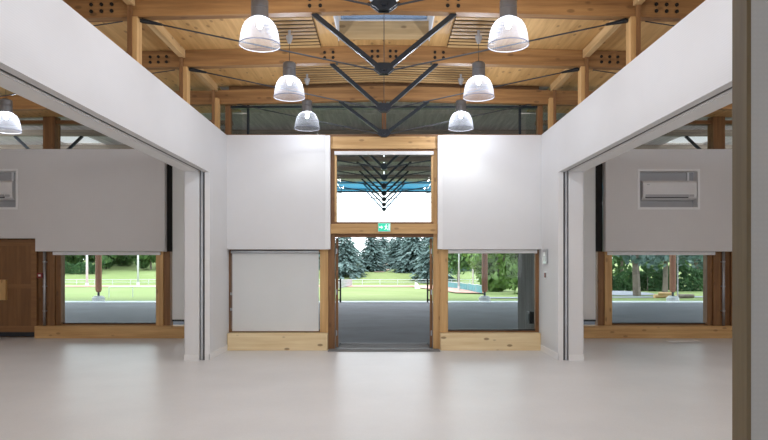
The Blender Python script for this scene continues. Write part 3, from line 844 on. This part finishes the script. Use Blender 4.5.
for (xa, ya), (xb, yb) in zip(bp, bp[1:]):
    za, zb = gz(ya), gz(yb)
    MB().hexa([(xa, ya, za+.08), (xb, yb, zb+.08), (xb+.02, yb+.03, zb+.08), (xa+.02, ya+.03, za+.08),
               (xa, ya, za+.55), (xb, yb, zb+.5), (xb+.02, yb+.03, zb+.5), (xa+.02, ya+.03, za+.55)]).build('banner', M['banner'], bt)
    MB().tube((xa, ya, za-.02), (xa, ya, za+.6), .025, n=6).build('post', M['galv'], bt)
    MB().tube((xa, ya, za+.58), (xb, yb, zb+.54), .02, n=6).build('rail', M['railw'], bt)
gl = thing('field_marker', (P(417, 55), 55, gz(55)), 'small white leaning board on the lawn by the track', 'board')
MB().hexa([(P(415, 55), 54.8, gz(55)), (P(420, 55), 54.8, gz(55)), (P(420, 55), 55.3, gz(55)), (P(415, 55), 55.3, gz(55)),
           (P(415, 55), 55.1, gz(55)+.6), (P(418, 55), 55.1, gz(55)+.45), (P(418, 55), 55.2, gz(55)+.45), (P(415, 55), 55.2, gz(55)+.6)]).build('board', M['railw'], gl)
B(P(415, 55), P(416, 55), 55.2, 55.5, gz(55), gz(55)+.3).build('prop', M['railw'], gl)
for px, y, h, d in ((87, 66, 7, 'standing in front of the shaded hedge'), (138, 74, 8, 'rising before the round crowned trees'),
                    (459, 48, 7, 'behind the blue-green banner'), (473, 60, 8, 'thin, beside the banner fence end')):
    x = P(px, y); z = gz(y)
    t = thing('light_pole', (x, y, z), 'white floodlight pole %s' % d, 'pole', 'white poles around the field')
    r = .13 if px < 200 else .07
    MB().tube((x, y, z-.05), (x, y, z+h), r, r*.7, n=10).build('mast', M['railw'], t, smooth=True)
    MB().tube((x, y, z-.05), (x, y, z+.35), r*1.6, r*1.3, n=10).build('base', M['conc'], t)
    B(x-.5, x+.5, y-.08, y+.08, z+h, z+h+.18).build('lamp_head', M['galv'], t)

# trees
def quads(mb, c, u, v_):
    b = len(mb.v)
    mb.v += [tuple(c-u-v_), tuple(c+u-v_*.6), tuple(c+u*.8+v_), tuple(c-u*.7+v_*.8)]
    mb.f.append((b, b+1, b+2, b+3))
def spruce(x, y, h, r, seed, label, z=None):
    g = random.Random(seed); z0 = gz(y) if z is None else z
    t = thing('spruce_tree', (x, y, z0), label, 'tree', 'blue-green conifers beyond the lawn')
    MB().tube((x, y, z0-.2), (x, y, z0+h*.92), .16, .03, n=8).build('trunk', M['trunk'], t)
    mb = MB()
    levels = int(h/.38)
    for i in range(levels):
        f = .03 + .97*i/levels
        L = r*(1-f)**.75*g.uniform(.85, 1.1)+.12
        nb = max(6, int(17*(1-f)+5)); ph = g.random()*6
        for k in range(nb):
            a = ph + 2*math.pi*k/nb + g.uniform(-.2, .2); Lb = L*g.uniform(.7, 1.12)
            d = Vector((math.cos(a), math.sin(a), 0)); s = Vector((-d.y, d.x, 0))
            steps = max(2, int(Lb/.26))
            for q in range(steps):
                tt = (q+.6)/steps
                c = Vector((x, y, z0+h*f)) + d*(Lb*tt) + Vector((0, 0, .25*math.sin(tt*2.4)*min(Lb, 2)*.5 - .28*tt*tt*Lb))
                for e in (-1, 1):
                    ww = g.uniform(.16, .32)*(1.15-tt*.5)*(.6+.4*min(1, L))
                    cc = c + s*(e*ww*.9) + Vector((0, 0, g.uniform(-.05, .05)))
                    quads(mb, cc, (s*e*ww + d*ww*.5 + Vector((0, 0, -ww*g.uniform(.1, .6)))), (d*g.uniform(.16, .30) + Vector((0, 0, g.uniform(-.16, .03)))))
    o = mb.build('foliage', M['spruce'], t); o['kind'] = 'stuff'
def broad(x, y, h, r, seed, label, mat, stem=.25, name='broadleaf_tree', trunk_r=.16, nblob=20, per=110, leaf=.17, cat='tree', group='leafy trees beyond the forecourt'):
    g = random.Random(seed); z0 = gz(y)
    t = thing(name, (x, y, z0), label, cat, group)
    tr = MB().tube((x, y, z0-.2), (x+g.uniform(-.2, .2), y, z0+h*.55), trunk_r, trunk_r*.6, n=8)
    mb = MB()
    for i in range(nblob):
        while True:
            p = Vector((g.uniform(-1, 1), g.uniform(-1, 1), g.uniform(-1, 1)))
            if p.length < 1: break
        c = Vector((x+p.x*r*.8, y+p.y*r*.8, z0+h*(stem+(1-stem)*.5) + p.z*h*(1-stem)*.42))
        if i % 4 == 0: tr.tube((x, y, z0+h*.35), c, trunk_r*.4, .02, n=5)
        br = r*g.uniform(.28, .45)
        for k in range(per):
            n = Vector((g.gauss(0, 1), g.gauss(0, 1), g.gauss(0, .9))).normalized()
            q = c + n*br*g.uniform(.6, 1.05)
            u = n.orthogonal().normalized()*leaf*g.uniform(.6, 1.3)
            v_ = n.cross(u).normalized()*leaf*g.uniform(.6, 1.3)
            u += n*g.uniform(-.1, .1); v_ += n*g.uniform(-.1, .1)
            quads(mb, q, u, v_)
    tr.build('trunk', M['trunk'], t)
    o = mb.build('foliage', mat, t); o['kind'] = 'stuff'

for i, (px, y, h, r, lab) in enumerate([
    (343, 91, 7.2, 4.0, 'broad blue spruce by the picket fence end of the lawn'),
    (371, 97, 7.0, 3.0, 'blue spruce right of the sky gap, beside a bare slope'),
    (383, 116, 6.0, 3.0, 'slim spruce standing back behind the bare slope'),
    (399, 103, 6.8, 3.4, 'tall blue spruce at the head of the bare slope'),
    (414, 95, 7.2, 3.9, 'wide blue spruce in the middle of the conifer cluster'),
    (433, 87, 7.0, 3.6, 'blue spruce reaching lowest towards the white railing'),
    (322, 101, 6.8, 3.6, 'blue spruce partly hidden behind the door frame'),
    (456, 98, 6.8, 3.4, 'blue spruce behind the red running track'),
    (408, 124, 6.0, 3.8, 'blue spruce in the back row of the cluster'),
    (427, 112, 6.2, 3.6, 'blue spruce in the back row nearest the track'),
    (351, 122, 4.4, 3.4, 'low spruce in the back row left of the sky gap'),
    (376, 128, 4.2, 3.4, 'low spruce in the back row right of the sky gap'),
    (392, 137, 5.0, 3.8, 'farthest spruce, filling the gap over the bare slope'),
]):
    spruce(P(px, y), y, h, r, 20+i, lab)
Rt = random.Random(11)
lt = [(52, 99, 9, 'leafy tree at the pull-handle end of the far bank'), (72, 107, 10, 'leafy tree behind the low dark hedge'), (90, 116, 8, 'round leafy tree rising over the low dark hedge'),
      (106, 99, 10, 'leafy tree behind the red-brown canopy post'), (121, 107, 8.5, 'round leafy tree between canopy post and floodlight pole'), (136, 115, 10, 'leafy tree right behind a floodlight pole'),
      (151, 99, 8.5, 'round leafy tree on the bank beside the floodlight pole'), (168, 107, 10, 'leafy tree at the corner-blind end of the far bank'),
      (60, 132, 10, 'tall tree of the rearmost row above the dark hedge'), (98, 132, 10, 'tall tree of the rearmost row above the canopy post'), (140, 132, 10, 'tall tree of the rearmost row above the floodlight pole'), (178, 132, 10, 'tall tree of the rearmost row, farthest from the hedge')]
for i, (px, y, h, lab) in enumerate(lt):
    broad(P(px, y), y, h, 3.6 if y < 120 else 3.9, 60+i, lab, M['leaf'], .0, nblob=38, per=120, leaf=.30, group='leafy trees on the far bank')
for i, (px, y, h, r, lab) in enumerate([
    (500, 45, 5.6, 2.6, 'light green bushy tree behind the dark canopy post'), (521, 38.5, 5.2, 2.4, 'light green bushy tree by the grey board wall'),
    (488, 66, 7.5, 3.2, 'tall light green tree behind the banner fence end'), (458, 76, 8, 3.4, 'pale leafy tree behind the white poles')]):
    broad(P(px, y), y, h, r, 90+i, lab, M['leafl'] if i != 3 else M['leaf'], .0, nblob=26, per=110, leaf=.15)
def hedge(x0, x1, y, h, label, seed):
    g = random.Random(seed); t = thing('hedge', ((x0+x1)/2, y, gz(y)), label, 'hedge', 'hedges behind the lawn')
    mb = MB(); z0 = gz(y)
    for i in range(int((x1-x0)*420)):
        xx = g.uniform(x0, x1); top = h*(.86+.14*math.sin(xx*2.1)+.06*math.sin(xx*5.3))
        if g.random() < .65: p = Vector((xx, y-.7+g.uniform(-.12, .15), z0+g.uniform(.02, top)))
        else: p = Vector((xx, y+g.uniform(-.7, .7), z0+top+g.uniform(-.15, .05)))
        n = Vector((g.gauss(0, .6), -1, g.gauss(.3, .6))).normalized()
        u = n.orthogonal().normalized()*g.uniform(.06, .13); quads(mb, p, u, n.cross(u))
    o = mb.build('foliage', M['hedge'], t); o['kind'] = 'stuff'
    st = MB()
    for i in range(int((x1-x0)/1.2)+1): st.tube((x0+i*1.2+.2, y, z0-.1), (x0+i*1.2+.2, y, z0+h*.7), .05, .02, n=5)
    st.build('stems', M['trunk'], t)
hedge(P(600, 47), P(645, 47), 47, 1.4, 'clipped dark hedge behind the bluish path', 5)
hedge(P(645, 46), P(725, 46), 46, 1.85, 'clipped dark hedge behind the split logs', 6)
hedge(P(56, 92), P(104, 92), 92, 1.6, 'low dark hedge along the far bank', 7)
def park_tree(px, y, tr, seed, lab):
    broad(P(px, y), y, 7.5, 3.3, seed, lab, M['spruce'], .22, 'cedar_tree', tr, 30, 130, .14, 'tree', 'cedars with bare trunks by the forecourt')
park_tree(637, 35.5, .24, 201, 'cedar with thick bare trunk beside the bluish path')
park_tree(665, 43, .20, 202, 'cedar with bare trunk behind the pinkish canopy post')
park_tree(697, 52, .2, 203, 'cedar standing behind the hedge by the logs')
broad(P(705, 60), 60, 7, 3.0, 204, 'green leafy tree behind the hedge and logs', M['leaf'], .1, leaf=.16)
broad(P(622, 53), 53, 7, 3.2, 205, 'green leafy tree where the bluish path ends', M['leaf'], .1, leaf=.16)
broad(P(655, 70), 70, 7.5, 3.6, 206, 'green leafy tree farthest behind the hedges', M['leaf'], .1, leaf=.18)
# logs
for px, y, L, r, a, lab in ((661, 32, .75, .10, 12, 'tan split log lying left of the post'), (665, 31.5, .6, .09, -25, 'thin tan log propped on the split log'),
                            (685, 31.6, .9, .11, 6, 'grey-brown log lying on the grass right of the post')):
    x = P(px, y); z = gz(y)
    t = thing('cut_log', (x, y, z), lab, 'log', 'logs on the grass')
    c, s = math.cos(math.radians(a)), math.sin(math.radians(a))
    zz = r if a != -25 else r+.14
    MB().tube((x-c*L/2, y-s*L/2, z+zz), (x+c*L/2, y+s*L/2, z+zz), r, r*.9, n=12).build('bark', M['log'] if px < 680 else M['trunk'], t, smooth=False)
    MB().tube((x-c*(L/2+.01), y-s*(L/2+.01), z+zz), (x-c*L/2, y-s*L/2, z+zz), r*.85, n=12).build('cut_face', M['pale_y'], t)
